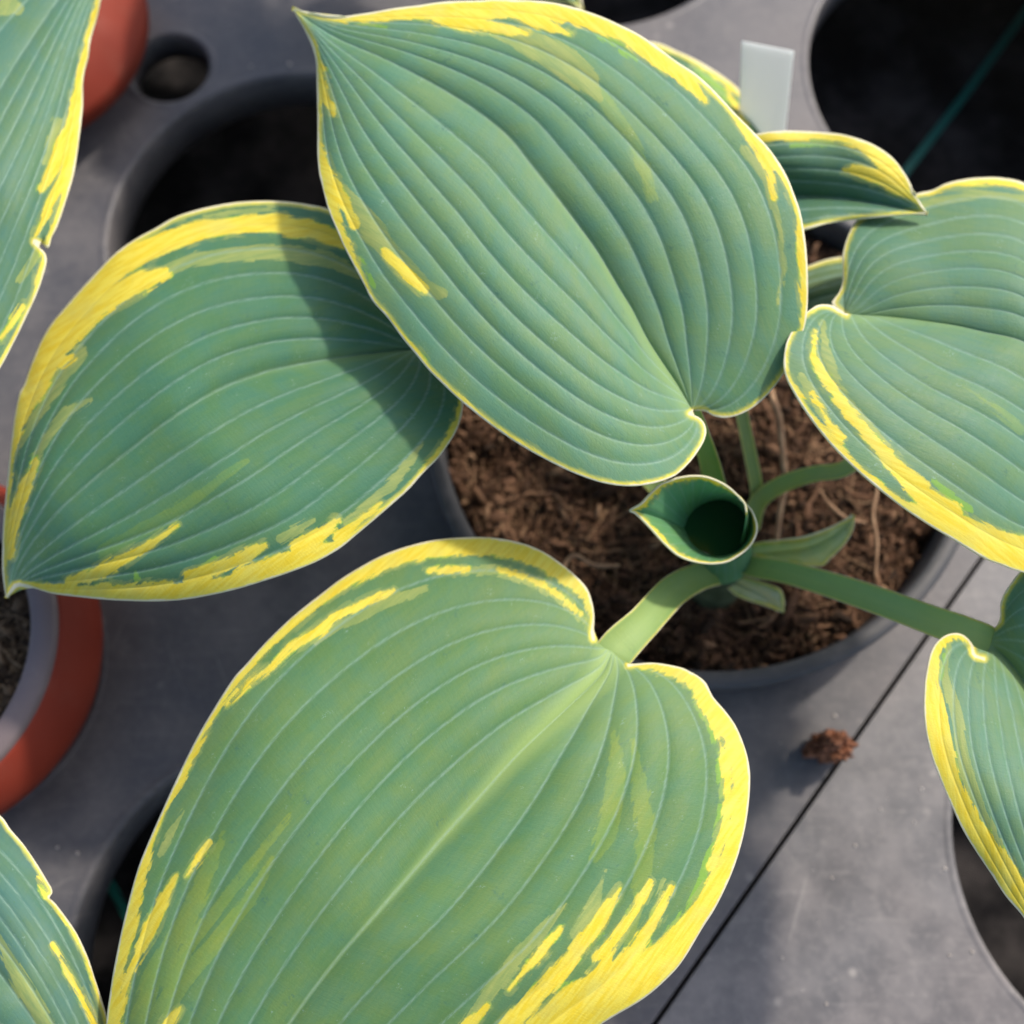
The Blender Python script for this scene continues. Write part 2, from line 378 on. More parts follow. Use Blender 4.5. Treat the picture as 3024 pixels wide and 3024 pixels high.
def make_tray(poly, holes, mat, label, th=.0035, col=.021):
    c = np.mean(poly, axis=0); root = empty('nursery_tray', (c[0], c[1], 0)); tag(root, label, 'plant tray')
    vs = [Vector(p) for p in poly]; faces = [list(range(len(poly)))]; edges = [(i, (i + 1) % len(poly)) for i in range(len(poly))]
    rings = []
    for (x, y, r) in holes:
        n = 96 if r > .04 else 48; k = len(vs)
        ring = [Vector((x + r * math.cos(a * 2 * math.pi / n), y + r * math.sin(a * 2 * math.pi / n))) for a in range(n)]
        vs += ring; edges += [(k + i, k + (i + 1) % n) for i in range(n)]
    V, E_, Fc, *_ = delaunay_2d_cdt(vs, edges, [], 0, 1e-7)
    fs = []
    for f in Fc:
        cx = sum(V[i].x for i in f) / len(f); cy = sum(V[i].y for i in f) / len(f)
        if any(math.hypot(cx - x, cy - y) < r * .9995 for x, y, r in holes): continue
        fs.append(tuple(f))
    o = mesh('deck', [(p.x, p.y, 0) for p in V], fs, mat, root, smooth=False)
    for x, y, r in holes:
        d = col if r > .04 else col * .7
        v, f = lathe([(r + .0042, -.0003), (r + .0030, .0001), (r + .0020, .0003), (r + .0008, .0002), (r + .0001, .0), (r - .0006, -.0022), (r - .0018, -d), (r + .0006, -d), (r + .0022, -.003)], 96, (x, y))
        mesh('cell_collar', v, f, mat, root)
    # the outer lip folded down
    q = np.array(poly); n = len(q); v = []; f = []
    for i in range(n):
        v += [(*q[i], -.0001), (*q[i], -.03)]
    for i in range(n): j = (i + 1) % n; f.append((2 * i, 2 * i + 1, 2 * j + 1, 2 * j))
    mesh('skirt', v, f, mat, root, smooth=False)
    return root
tl = np.array([-.100, .273]); pc = np.array([.0764, .1683]); tr = np.array([.232, .362])
a1 = pc - tl; b1 = np.array([.150, .186])
big = .0875
holes1 = [(*tl, big), (*pc, .099), (*tr, big), (*(tl + b1 + np.array([-.012, .016])), big), (-.086, -.040, .083), (*(tl - a1), .06), (*(tl - a1 + b1), .07), (-.229, .070, .060),
          (-.1671, .3642, .0198), (-.015, .243, .0198), (.145, .2475, .0150)]
def q4(s1, s2, b_lo, b_hi): return [tuple(av * s1 + bv * b_lo), tuple(av * s2 + bv * b_lo), tuple(av * s2 + bv * b_hi), tuple(av * s1 + bv * b_hi)]
make_tray(q4(s0 - .95, s0 - .0010, -.65, 1.05), holes1, TR1, 'dark grey plastic growing tray with round cells holding the black pot')
hb = np.array([.256, .000])
make_tray(q4(s0 + .0010, s0 + .9, -.65, 1.05), [(*hb, .0835), (*(hb + b1), .086), (*(hb - b1), .086)], TR2, 'paler dusty grey plastic tray beyond the diagonal joint at lower right')
# raised beads along the joint
for side, mt in ((-1, TR1), (1, TR2)):
    pass
# ------------------------------------------------------------------ pots
def pot_mat(name, c1, c2, dust, rough=.45):
    N = NT(name); p = N.geo(); n = N.noise(p, 60, 5, .65); n2 = N.noise(p, 14, 3)
    c = N.mix(N.ramp(n2, .35, .7), c1, c2); c = N.mix(N.ramp(n, .48, .75, 0, .45), c, dust)
    N.base(c, N.ramp(n, .3, .7, rough - .05, rough + .15), .45); N.bump(n, .3, .0004); return N.m
BLK = pot_mat('black_pot_plastic', (.042, .044, .048), (.065, .064, .068), (.17, .155, .145))
ORG = pot_mat('terracotta_plastic', (.17, .024, .013), (.225, .032, .016), (.21, .055, .036), .6)
ORG.node_tree.nodes['Principled BSDF'].inputs['Specular IOR Level'].default_value = .2
GRY = pot_mat('bleached_pot_plastic', (.125, .098, .102), (.165, .132, .135), (.25, .21, .20), .5)
def make_pot(c, r, zr, mat, label, rimmat=None, rw=.0075, drop=.012, name='plant_pot', base_r=.75, zb=-.078):
    root = empty(name, (c[0], c[1], zb)); tag(root, label, 'pot')
    R = r + rw
    v, f = lathe([(r - .0005, zr - .030), (r, zr - .004), (r + .0006, zr - .0008), (r + .0016, zr), (R - .0015, zr), (R - .0003, zr - .0008),
                  (R, zr - .0025), (R - .0006, zr - drop), (r + .0035, zr - drop - .0005), (r + .0028, zr - drop + .002)], 144, c)
    mesh('rim', v, f, rimmat or mat, root)
    v, f = lathe([(r + .0030, zr - drop + .001), (r + .0012, zr - drop - .012), (min(r * .86, r + .001), .0), (r * base_r, zb + .002), (r * base_r - .002, zb), (.001, zb)], 96, c)
    mesh('wall', v, f, mat, root)
    v, f = lathe([(r * .7, zb + .002), (r * .84, .0), (r - .001, zr - .029)], 96, c); mesh('inner_wall', v, f, mat, root)
    return root
ZR = .030
make_pot((.0783, .1724), .1070, ZR, BLK, 'wide black plastic pot holding the central variegated plant')
# ------------------------------------------------------------------ potting soil
def soil_mat(name, cols):
    N = NT(name); r = N.attr('rnd'); p = N.geo()
    cr = N.n.new('ShaderNodeValToRGB'); e = cr.color_ramp.elements
    while len(e) > 1: e.remove(e[-1])
    e[0].position = 0; e[0].color = (*cols[0], 1)
    for k, c in enumerate(cols[1:]): x = e.new((k + 1) / (len(cols) - 1)); x.color = (*c, 1)
    N.link(r, cr.inputs[0]); n = N.noise(p, 900, 4, .7)
    N.base(N.mix(1.0, cr.outputs[0], N.mix(N.ramp(n, .3, .7), (.6, .6, .6), (1.25, 1.2, 1.15)), 'MULTIPLY'), .85, .2)
    N.bump(n, .6, .0006); return N.m
SOIL = soil_mat('coir_and_bark', [(.009, .006, .004), (.030, .017, .010), (.068, .036, .021), (.12, .064, .037), (.20, .115, .068), (.34, .22, .13)])
SOIL2 = soil_mat('old_bark', [(.015, .010, .007), (.045, .030, .019), (.10, .068, .042), (.19, .135, .085), (.32, .24, .15)])
def ico():
    import bmesh
    b = bmesh.new(); bmesh.ops.create_icosphere(b, subdivisions=1, radius=1)
    v = np.array([x.co[:] for x in b.verts]); f = np.array([[q.index for q in a.verts] for a in b.faces]); b.free(); return v, f
IV, IF = ico()
def rot(n):
    a = rng.normal(size=(n, 3, 3)); return np.array([np.linalg.qr(x)[0] for x in a])
def soil(name, c, r, z0, mat, nchip, nfib, label, seed, mound=.004):
    rs = np.random.default_rng(seed)
    def hgt(x, y):
        return z0 + mound * (1 - ((x - c[0]) ** 2 + (y - c[1]) ** 2) / r ** 2) + .0060 * noise.fractal(Vector((x * 38, y * 38, seed)), .7, 2.2, 5)
    V = []; Fq = []; R = []; off = 0
    # bed
    nr, na = 46, 130
    g_ = [(c[0], c[1])] + [(c[0] + r * i / nr * math.cos(2 * math.pi * k / na), c[1] + r * i / nr * math.sin(2 * math.pi * k / na)) for i in range(1, nr + 1) for k in range(na)]
    V.append(np.array([(x, y, hgt(x, y) - .002) for x, y in g_])); R.append(rs.uniform(0, .35, len(g_)))
    fs = [(0, 1 + k, 1 + (k + 1) % na) for k in range(na)]
    for i in range(nr - 1):
        for k in range(na):
            a = 1 + i * na + k; b = 1 + i * na + (k + 1) % na; fs += [(a, a + na, b + na), (a, b + na, b)]
    Fq.append(np.array(fs)); off = len(g_)
    n = nchip; sc = np.exp(rs.normal(-6.9, .50, n)); sc = np.clip(sc, .0004, .0034)
    ang = rs.uniform(0, 2 * np.pi, n); rr = r * .985 * np.sqrt(rs.uniform(0, 1, n))
    X = c[0] + rr * np.cos(ang); Y = c[1] + rr * np.sin(ang); Z = np.array([hgt(a, b) for a, b in zip(X, Y)])
    st = np.stack([rs.uniform(.8, 3.2, n), rs.uniform(.6, 1.1, n), rs.uniform(.35, .8, n)], -1)
    Rm = rot(n); jit = 1 + rs.uniform(-.28, .28, (n, 12, 3))
    v = (IV[None] * jit * st[:, None] * sc[:, None, None]) @ Rm + np.stack([X, Y, Z + rs.uniform(-.3, .6, n) * sc], -1)[:, None]
    V.append(v.reshape(-1, 3)); Fq.append((IF[None] + 12 * np.arange(n)[:, None, None]).reshape(-1, 3) + off); R.append(np.repeat(rs.beta(1.7, 2.1, n), 12)); off += n * 12
    # fibres
    for k in range(nfib):
        a0 = rs.uniform(0, 2 * np.pi); q = r * .96 * math.sqrt(rs.uniform()); x = c[0] + q * math.cos(a0); y = c[1] + q * math.sin(a0)
        d = rs.uniform(0, 2 * np.pi); ln = rs.uniform(.005, .024); wr = rs.uniform(.00014, .00050) * (1 + (rs.uniform() < .08) * 1.5); cv = rs.normal(0, 26)
        z = hgt(x, y) + rs.uniform(.0, .0025); pts = []
        for i in range(6):
            pts.append((x, y, z)); x += math.cos(d) * ln / 5; y += math.sin(d) * ln / 5; d += cv * ln / 5 + rs.normal(0, .18)
            if math.hypot(x - c[0], y - c[1]) > r * .985: break
            z = .5 * z + .5 * (hgt(x, y) + .0012) + rs.normal(0, .0004)
        if len(pts) < 3: continue
        pts = np.array(pts); T = np.gradient(pts, axis=0); T /= np.linalg.norm(T, axis=1)[:, None]
        s = np.cross(T, (0, 0, 1)); s /= np.linalg.norm(s, axis=1)[:, None] + 1e-9; u_ = np.cross(s, T); m_ = len(pts)
        v = np.concatenate([pts + s * wr, pts + u_ * wr, pts - s * wr, pts - u_ * wr * .3]); V.append(v)
        ff = []
        for e in range(4):
            g2 = (e + 1) % 4
            for i in range(m_ - 1): a = e * m_ + i; b = g2 * m_ + i; ff += [(a, b, b + 1), (a, b + 1, a + 1)]
        Fq.append(np.array(ff) + off); R.append(np.full(len(v), rs.uniform(.3, 1) ** 1.3)); off += len(v)
    o = mesh(name, np.concatenate(V), np.concatenate(Fq), mat, None, smooth=False, attrs=dict(rnd=np.concatenate(R)))
    return tag(o, label, 'soil', kind='stuff')
soil('potting_soil', (.0783, .1724), .1073, .015, SOIL, 12000, 5200, 'reddish brown coir and bark mix filling the black pot', 3)
# ------------------------------------------------------------------ the central plant
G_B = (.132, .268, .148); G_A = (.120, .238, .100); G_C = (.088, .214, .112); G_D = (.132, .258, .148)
crown = P(2140, 1640, .030)
plant = empty('hosta_plant', tuple(crown)); tag(plant, 'broad ribbed green leaves with yellow margins growing from the black pot', 'plant')

# --- leaf A, the great heart-shaped one at the bottom
A = make_leaf('leaf', plant,
  left=[(1752,1888,6),(1750,1865,8),(1755,1828,14),(1751,1787,20),(1735,1740,32),(1704,1704,42),(1668,1673,48),(1621,1639,50),(1569,1613,52),(1518,1598,52),(1466,1589,52),(1414,1586,52),(1362,1587,52),(1311,1591,52),(1259,1599,50),(1207,1612,48),(1155,1629,46),(1104,1652,42),(1052,1681,38),(1000,1714,34),(932,1766,30),(880,1807,28),(828,1854,26),(776,1906,24),(725,1963,22),(689,2003,22),(636,2085,16),(583,2175,20),(530,2281,24),(477,2397,12),(435,2493,20),(408,2562,30),(382,2652,38),(360,2742,40),(342,2827,38),(329,2901,34),(313,3023,28),(312,3150,24),(330,3300),(375,3440),(440,3560),(520,3680,10)],
  right=[(1856,1965,6),(1866,1961,10),(1880,1960,14),(1932,1957,24),(1999,1968,34),(2032,1980,40),(2080,2011,46),(2106,2058,50),(2143,2101,52),(2175,2148,54),(2201,2212,54),(2213,2265,52),(2215,2318,52),(2209,2392,52),(2196,2466,52),(2175,2541,50),(2148,2610,54),(2111,2684,62),(2074,2742,70),(2023,2827,85),(1980,2880,100),(1901,2949,125),(1779,3023,150),(1640,3120,130),(1450,3240,90),(1200,3370,60),(900,3490,40),(650,3610,30),(520,3680,10)],
  mid=[(1808,1925),(1769,2000),(1650,2115),(1530,2228),(1424,2345),(1318,2461),(1212,2583),(1106,2705),(1000,2827),(870,3000),(730,3220),(600,3470),(520,3680)],
  zm=[(0,.104),(.2,.116),(.5,.124),(.8,.116),(1,.092)], zl=[(0,.104),(.15,.106),(.45,.116),(.75,.108),(1,.092)], zr=[(0,.104),(.15,.112),(.45,.118),(.75,.110),(1,.092)],
  green=G_A, bulge=(.006,.006), N=(7,6), nu=300, m=14, corr=.13, glow=.85, glow_w=(50,5),
  yellow=[[(1657,2742,6),(1600,2810,16),(1504,2922,6)],[(1832,2625,6),(1768,2726,20),(1689,2827,22),(1610,2917,22),(1530,2996,22),(1400,3130,22)],
    [(1922,2604,5),(1869,2700,12),(1811,2779,16),(1768,2827,14)],[(1980,2620,8),(1933,2716,15),(1869,2811,18),(1816,2875,25)],
    [(1805,2800,6),(1775,2880,30),(1700,2980,55),(1620,3060,60),(1400,3220,60)],[(1440,2970,6),(1390,3020,18),(1300,3120,20)],[(535,2980,4),(498,3023,16),(460,3100,16)],
    [(519,2588,3),(477,2668,15),(445,2735,18),(392,2848,11),(366,2927,9),(345,3020,12)],[(620,2488,4),(585,2540,9),(551,2588,4)],
    [(1476,1683,5),(1540,1700,8),(1600,1725,8),(1660,1765,7),(1710,1810,4)],[(1160,1745,3),(1104,1766,8),(1052,1792,9),(983,1825,12),(947,1860,16),(854,1911,12),(802,1968,10),(742,2010,9),(705,2048,8),(668,2085,2)],
    [(1264,1686,3),(1311,1684,9),(1380,1681,4)],[(2075,2080,3),(2125,2180,7),(2148,2280,11),(2150,2380,12),(2130,2480,11),(2100,2560,12)]],
  pale=[[(1673,2668,6),(1599,2753,22),(1530,2827,22),(1450,2922,22),(1382,3023,20),(1300,3120,20)],
    [(1790,2570,5),(1750,2680,20),(1700,2760,22)],
    
    [(546,2392,4),(503,2466,14),(477,2519,12)],
    [(1264,1686,8),(1340,1682,14),(1476,1683,16),(1540,1702,18),(1600,1728,18),(1660,1770,16),(1720,1830,10)],[(930,1900,10),(1000,1850,14),(1150,1775,16),(1260,1740,12)],[(1960,2600,6),(1940,2700,16),(1900,2780,18)]],
  olive=[[(1811,2160,8),(1822,2265,24),(1810,2380,34),(1785,2480,30),(1758,2540,14)],[(1870,2180,6),(1890,2340,26),(1910,2450,28),(1900,2550,26),(1880,2700,18),(1850,2800,16)],[(662,2461,5),(625,2556,20),(572,2678,26),(519,2768,26),(450,2900,30),(410,3030,30)],[(858,2408,4),(742,2556,16),(636,2689,18),(556,2795,20),(480,2900,20)],[(805,2535,8),(731,2662,20),(636,2784,26),(530,2900,30),(450,3030,30)]],
  lime=[[(2012,2694,8),(1980,2760,14),(1964,2790,10)],[(1927,2806,7),(1858,2869,5)],[(2053,2080,4),(2100,2150,9),(2125,2235,9),(2132,2371,9),(2111,2477,9),(2069,2610,14),(2010,2720,6)]],
  label='largest heart-shaped leaf filling the bottom of the photo')
make_petiole(A, [(2120,1690,.062,78),(2060,1705,.075,88),(1985,1747,.090,100),(1900,1838,.101,104),(1832,1905,.1043,118),(1790,1960,.1035,112),(1720,2045,.101,60)], glow=(.45,.95), green=(.21,.34,.10))

# --- leaf B, the great pointed one at the top
B = make_leaf('leaf', plant,
  left=[(2046,1214,4),(2036,1220,4),(2069,1236,5),(2085,1265,6),(2080,1300,6),(2053,1345,6),(2027,1376,6),(1999,1401,7),(1973,1414,7),(1932,1427,7),(1880,1435,7),(1828,1434,6),(1776,1425,6),(1725,1409,6),(1673,1388,6),(1621,1362,8),(1569,1334,12),(1518,1303,11),(1466,1267,6),(1414,1228,5),(1357,1181,11),(1305,1132,7),(1264,1091,7),(1228,1047,12),(1189,1000,10),(1145,940,8),(1099,888,8),(1076,843,9),(1048,791,18),(1019,735,24),(991,672,26),(968,615,32),(950,545,40),(942,512,38),(937,456,24),(937,399,8),(937,342,10),(935,256,18),(933,188,14),(925,142,12),(905,97,9),(877,51,7),(862,24,5)],
  right=[(2046,1214,4),(2080,1214,5),(2106,1228,6),(2143,1234,6),(2191,1222,6),(2238,1193,8),(2281,1150,8),(2320,1095,8),(2352,1035,10),(2372,980,12),(2384,922,14),(2386,827,26),(2381,731,26),(2366,636,16),(2345,572,14),(2318,509,20),(2276,445,32),(2228,392,28),(2175,339,16),(2106,265,14),(2053,217,14),(1999,182,18),(1932,132,32),(1880,98,38),(1828,72,42),(1776,49,46),(1725,31,48),(1673,16,54),(1621,6,58),(1569,1,58),(1466,-2,56),(1414,1,62),(1311,5,58),(1233,16,44),(1171,23,36),(1104,35,28),(1050,43,22),(996,51,15),(957,48,10),(911,35,8),(862,24,5)],
  mid=[(2046,1214),(2000,1135),(1960,1075),(1911,999),(1868,915),(1828,849),(1766,745),(1714,672),(1647,585),(1569,487),(1497,399),(1399,321),(1280,248),(1140,176),(1000,115),(920,66),(862,24)],
  zm=[(0,.128),(.15,.138),(.45,.152),(.8,.156),(1,.145)], zl=[(0,.128),(.15,.138),(.45,.147),(.75,.150),(1,.145)], zr=[(0,.128),(.12,.132),(.3,.148),(.6,.156),(.85,.154),(1,.145)],
  green=G_B, bulge=(.004,.0028), N=(8,7), nu=300, m=13, corr=.10, glow=.45, glow_w=(36,8),
  yellow=[[(1290,57,15),(1362,67,20),(1466,83,14),(1560,96,6)],[(1518,26,25),(1595,62,20),(1688,102,4)],[(1860,125,10),(1932,175,14),(2000,212,20),(2048,254,16),(2085,297,4)],
    [(2249,450,12),(2275,509,10),(2286,583,3)],[(940,200,14),(957,273,14),(985,335,4)],[(980,541,22),(1025,615,12),(1053,672,3)],[(1020,611,6),(1047,663,12)],[(1135,745,8),(1197,807,15),(1254,854,8)]],
  pale=[[(1404,66,16),(1518,108,26),(1595,140,42),(1673,190,46),(1735,238,38),(1772,292,10)],[(2200,440,14),(2265,530,12),(2286,610,10),(2307,689,8),(2312,795,8),(2297,900,5)],
    [(1010,559,16),(1052,621,30),(1104,688,36),(1140,735,30),(1181,776,30),(1248,850,28),(1305,868,14)]],
  olive=[[(1770,270,20),(1792,300,22),(1854,388,20),(1900,492,20),(1926,585,14)]],
  lime=[[(1745,75,12),(1790,105,18),(1845,128,10)],[(1838,150,6),(1880,176,4)],[(1062,761,8),(1104,849,4)],[(1223,1031,8),(1269,1067,4)],[(1060,70,6),(1140,82,6)]],
  label='large pointed leaf with its tip at the top left')
make_petiole(B, [(2130,1600,.045,80),(2125,1520,.07,82),(2100,1390,.095,72),(2072,1290,.115,60),(2052,1218,.127,46)], glow=.35, green=(.24,.42,.09))

# --- leaf C, left, partly in the shade of leaf B
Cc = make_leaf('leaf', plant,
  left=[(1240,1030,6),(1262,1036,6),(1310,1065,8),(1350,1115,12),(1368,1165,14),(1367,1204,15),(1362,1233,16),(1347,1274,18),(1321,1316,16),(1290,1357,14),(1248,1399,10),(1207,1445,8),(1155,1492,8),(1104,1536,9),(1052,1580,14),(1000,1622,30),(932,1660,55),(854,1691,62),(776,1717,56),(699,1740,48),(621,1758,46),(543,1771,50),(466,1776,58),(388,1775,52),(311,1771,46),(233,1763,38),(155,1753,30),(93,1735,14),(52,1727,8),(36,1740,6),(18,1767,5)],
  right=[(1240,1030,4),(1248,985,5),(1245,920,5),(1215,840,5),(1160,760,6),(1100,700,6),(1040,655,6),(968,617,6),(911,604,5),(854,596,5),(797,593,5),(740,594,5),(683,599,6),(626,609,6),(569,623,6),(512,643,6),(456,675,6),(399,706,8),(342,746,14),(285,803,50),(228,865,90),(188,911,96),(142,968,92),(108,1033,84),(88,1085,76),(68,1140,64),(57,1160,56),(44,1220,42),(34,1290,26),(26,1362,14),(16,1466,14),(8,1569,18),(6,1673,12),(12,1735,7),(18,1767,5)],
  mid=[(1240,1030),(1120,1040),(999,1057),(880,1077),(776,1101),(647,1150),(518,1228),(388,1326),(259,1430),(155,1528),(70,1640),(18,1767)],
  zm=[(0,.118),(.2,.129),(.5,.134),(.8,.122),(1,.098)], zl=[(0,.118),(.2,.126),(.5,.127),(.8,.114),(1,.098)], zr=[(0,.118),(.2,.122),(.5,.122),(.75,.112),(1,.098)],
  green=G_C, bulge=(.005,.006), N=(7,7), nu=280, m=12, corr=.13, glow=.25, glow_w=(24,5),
  yellow=[[(109,1362,6),(72,1440,18),(38,1540,20),(28,1640,10)],[(273,843,45),(353,780,35),(427,740,30),(512,706,28),(598,678,24),(683,666,22),(797,661,26),(911,678,26),(996,706,20),(1060,740,6)],
    [(270,890,55),(353,865,32),(427,826,28),(490,803,12)],[(176,1067,22),(215,1055,8)],[(526,1552,5),(440,1611,10),(362,1652,16),(285,1694,18),(207,1719,14)],
    [(1124,1487,3),(1052,1549,9),(1000,1585,16)],[(990,1535,10),(950,1575,20),(880,1620,25)],[(780,1608,5),(725,1640,16),(640,1680,18),(560,1705,18)],[(610,650,2),(540,672,6),(480,700,4)]],
  pale=[[(420,830,16),(510,790,22),(569,765,20),(712,750,22),(854,745,24),(968,765,24),(1060,810,12)],[(600,640,8),(680,626,10),(797,620,10),(850,630,4)],[(240,1040,20),(210,1070,24),(155,1155,22),(104,1233,14),(57,1320,10)],
    [(260,1180,10),(197,1217,16),(140,1290,14),(105,1350,10)],[(526,1552,10),(440,1611,14),(362,1652,14)],[(1248,1305,4),(1181,1404,16),(1104,1476,14),(1026,1543,14)],[(921,1538,10),(828,1590,16)]],
  olive=[[(722,1365,10),(621,1440,18),(518,1518,22),(414,1570,24),(311,1631,24)]],
  lime=[[(100,1350,8),(92,1372,6)],[(40,1530,8),(44,1560,6)],[(400,1690,8),(405,1720,8)],[(640,1645,5),(590,1675,5)],[(990,1525,6),(930,1560,5)]],
  label='broad pointed leaf at the left reaching over the orange pot')
make_petiole(Cc, [(2100,1630,.045,80),(1980,1480,.06,70),(1760,1260,.085,60),(1480,1090,.108,52),(1240,1030,.1175,40)], glow=.3, green=(.22,.32,.12))

# --- leaf D, upper right
D = make_leaf('leaf', plant,
  left=[(2498,934,4),(2477,922,4),(2455,908,5),(2435,904,6),(2410,907,6),(2387,922,6),(2360,943,6),(2329,996,6),(2318,1027,7),(2313,1080,8),(2323,1122,10),(2345,1164,13),(2371,1207,14),(2413,1265,14),(2461,1323,15),(2509,1371,16),(2562,1419,17),(2620,1466,20),(2678,1509,26),(2742,1551,50),(2822,1599,76),(2901,1647,92),(2954,1668,100),(3002,1686,104),(3090,1702,104),(3170,1690,90),(3240,1630,70),(3280,1540,50),(3295,1420,10)],
  right=[(2498,934,4),(2468,910,4),(2456,896,4),(2477,869,4),(2490,837,4),(2492,795,4),(2490,753,4),(2501,710,4),(2517,673,5),(2535,652,5),(2583,620,5),(2636,599,6),(2710,575,8),(2753,566,10),(2795,546,15),(2848,534,20),(2901,529,22),(2954,530,22),(3023,546,24),(3085,600,24),(3135,710),(3170,860),(3225,1080),(3270,1260),(3295,1420,10)],
  mid=[(2498,934),(2560,938),(2636,941),(2795,959),(2901,981),(3023,1012),(3130,1090),(3220,1220),(3295,1420)],
  zm=[(0,.122),(.2,.128),(.5,.134),(.8,.125),(1,.11)], zl=[(0,.122),(.1,.138),(.3,.142),(.6,.136),(1,.11)], zr=[(0,.122),(.1,.120),(.3,.118),(.6,.125),(1,.11)],
  green=G_D, bulge=(.003,.006), N=(8,8), nu=240, m=11, corr=.085, glow=.35, glow_w=(26,6),
  yellow=[[(2405,985,4),(2400,1053,9),(2424,1106,11),(2466,1164,13),(2509,1228,14),(2556,1281,14),(2610,1339,18),(2662,1392,14),(2731,1435,10)],[(2610,1350,10),(2690,1440,22),(2742,1477,28),(2800,1515,35)],[(2397,1164,3),(2435,1233,6),(2480,1297,10)]],
  pale=[[(2365,1110,12),(2400,1180,14),(2440,1240,10)],[(2425,960,10),(2440,1050,12),(2475,1150,14),(2540,1240,14),(2620,1320,12)],[(2700,618,8),(2800,590,12),(2901,577,12),(3023,592,12)],[(2740,1440,10),(2800,1480,12),(2850,1520,10)]],
  olive=[[(2822,1132,3),(2928,1201,10),(3007,1265,14)]],
  lime=[[(2758,1424,8),(2806,1472,12),(2858,1503,10)]],
  label='broad leaf at the upper right running out of the photo')
make_petiole(D, [(2215,1560,.045,60),(2240,1480,.052,58),(2310,1430,.062,56),(2400,1400,.074,54),(2500,1380,.085,52),(2600,1280,.10,50),(2600,1100,.115,44),(2500,940,.121,36)], glow=.35, green=(.38,.47,.2))

# --- leaf E, lower right
E_ = make_leaf('leaf', plant,
  left=[(2905,1945,4),(2876,1934,5),(2869,1901,8),(2848,1877,10),(2822,1869,14),(2790,1877,20),(2763,1901,24),(2747,1933,26),(2737,1981,30),(2731,2024,34),(2729,2106,62),(2737,2175,66),(2753,2239,64),(2779,2307,60),(2811,2382,60),(2843,2451,64),(2885,2519,70),(2928,2583,72),(2970,2647,76),(3023,2710,76),(3080,2800,70),(3130,2900,50),(3160,2990,10)],
  right=[(2940,1850,4),(2952,1838,4),(2954,1816,4),(2954,1784,5),(2965,1753,5),(2986,1721,6),(3007,1694,6),(3040,1665,8),(3150,1610),(3320,1620),(3460,1720),(3520,1880),(3490,2060),(3410,2280),(3300,2550),(3220,2800),(3160,2990,10)],
  mid=[(2925,1905),(2985,1960),(3050,2060),(3110,2220),(3160,2450),(3180,2700),(3160,2990)],
  zm=[(0,.103),(.2,.116),(.5,.128),(1,.10)], zl=[(0,.103),(.15,.118),(.4,.124),(.7,.122),(1,.10)], zr=[(0,.103),(.12,.125),(.4,.135),(1,.10)],
  green=G_D, bulge=(.003,.004), N=(8,6), nu=220, m=10, corr=.07, glow=.5, glow_w=(30,6), yellow=[],
  pale=[[(2800,1900,8),(2790,1990,14),(2822,2106,18),(2850,2265,22),(2895,2400,22),(2960,2530,20),(3020,2640,16),(3100,2720,10)]],
  lime=[[(2790,1930,4),(2782,2000,5)]], label='leaf at the lower right with a wide yellow margin')
make_petiole(E_, [(2160,1655,.050,62),(2230,1675,.06,68),(2330,1692,.07,72),(2530,1752,.085,84),(2740,1828,.097,92),(2860,1872,.102,100),(2920,1902,.1025,100),(2985,1965,.100,50)], glow=(.5,.6), green=(.28,.44,.15))

# --- leaf F, small, behind B
Fl = make_leaf('leaf', plant,
  left=[(2040,620,6),(2055,500,10),(2110,430,14),(2180,402,22),(2228,396,28),(2265,390,30),(2318,386,26),(2371,387,24),(2424,390,24),(2477,395,25),(2530,408,28),(2583,429,40),(2636,466,54),(2673,514,42),(2692,548,30),(2694,567,24),(2716,594,10),(2739,631,4)],
  right=[(2040,620,6),(2060,700,6),(2150,722,8),(2260,707,8),(2371,678,9),(2450,660,9),(2530,649,8),(2636,639,7),(2700,634,6),(2739,631,4)],
  mid=[(2040,620),(2200,590),(2350,580),(2500,588),(2620,608),(2739,631)],
  zm=[(0,.100),(.5,.116),(1,.128)], zl=[(0,.10),(.3,.125),(.7,.130),(1,.128)], zr=[(0,.10),(.5,.122),(1,.128)],
  green=(.090,.20,.125), bulge=(.003,.002), N=(5,3), nu=160, m=10, corr=.07, glow=.15, glow_w=(14,4),
  yellow=[[(2493,500,5),(2535,503,16),(2583,520,20),(2636,548,20),(2684,572,12)]], lime=[[(2340,425,10),(2400,420,12),(2460,424,6)],[(2610,550,6),(2650,575,6)]], label='small leaf pointing right from behind the large top leaf')
make_petiole(Fl, [(2235,1500,.045,46),(2234,1440,.055,44),(2215,1340,.07,44),(2191,1225,.082,42),(2150,1000,.095,40),(2080,760,.10,34),(2040,625,.10,30)], glow=.35, green=(.38,.46,.22))
# --- leaf G, small dull piece between B and D
Gl = make_leaf('leaf', plant,
  left=[(2200,1010,4),(2220,880,4),(2300,815,5),(2387,784,8),(2440,766,9),(2488,758,8),(2560,760,6),(2640,790,5),(2700,850,4)],
  right=[(2200,1010,4),(2300,990,4),(2387,960,4),(2480,930,4),(2600,900,4),(2700,850,4)],
  mid=[(2200,1010),(2320,920),(2440,875),(2570,850),(2700,850)],
  zm=[(0,.085),(.5,.093),(1,.088)], zl=[(0,.085),(.5,.088),(1,.088)], zr=[(0,.085),(.5,.088),(1,.088)],
  green=(.135,.21,.10), bulge=(.003,.002), N=(4,3), nu=90, m=8, corr=.05, glow=.0, label='small dull green leaf under the upper right leaf')
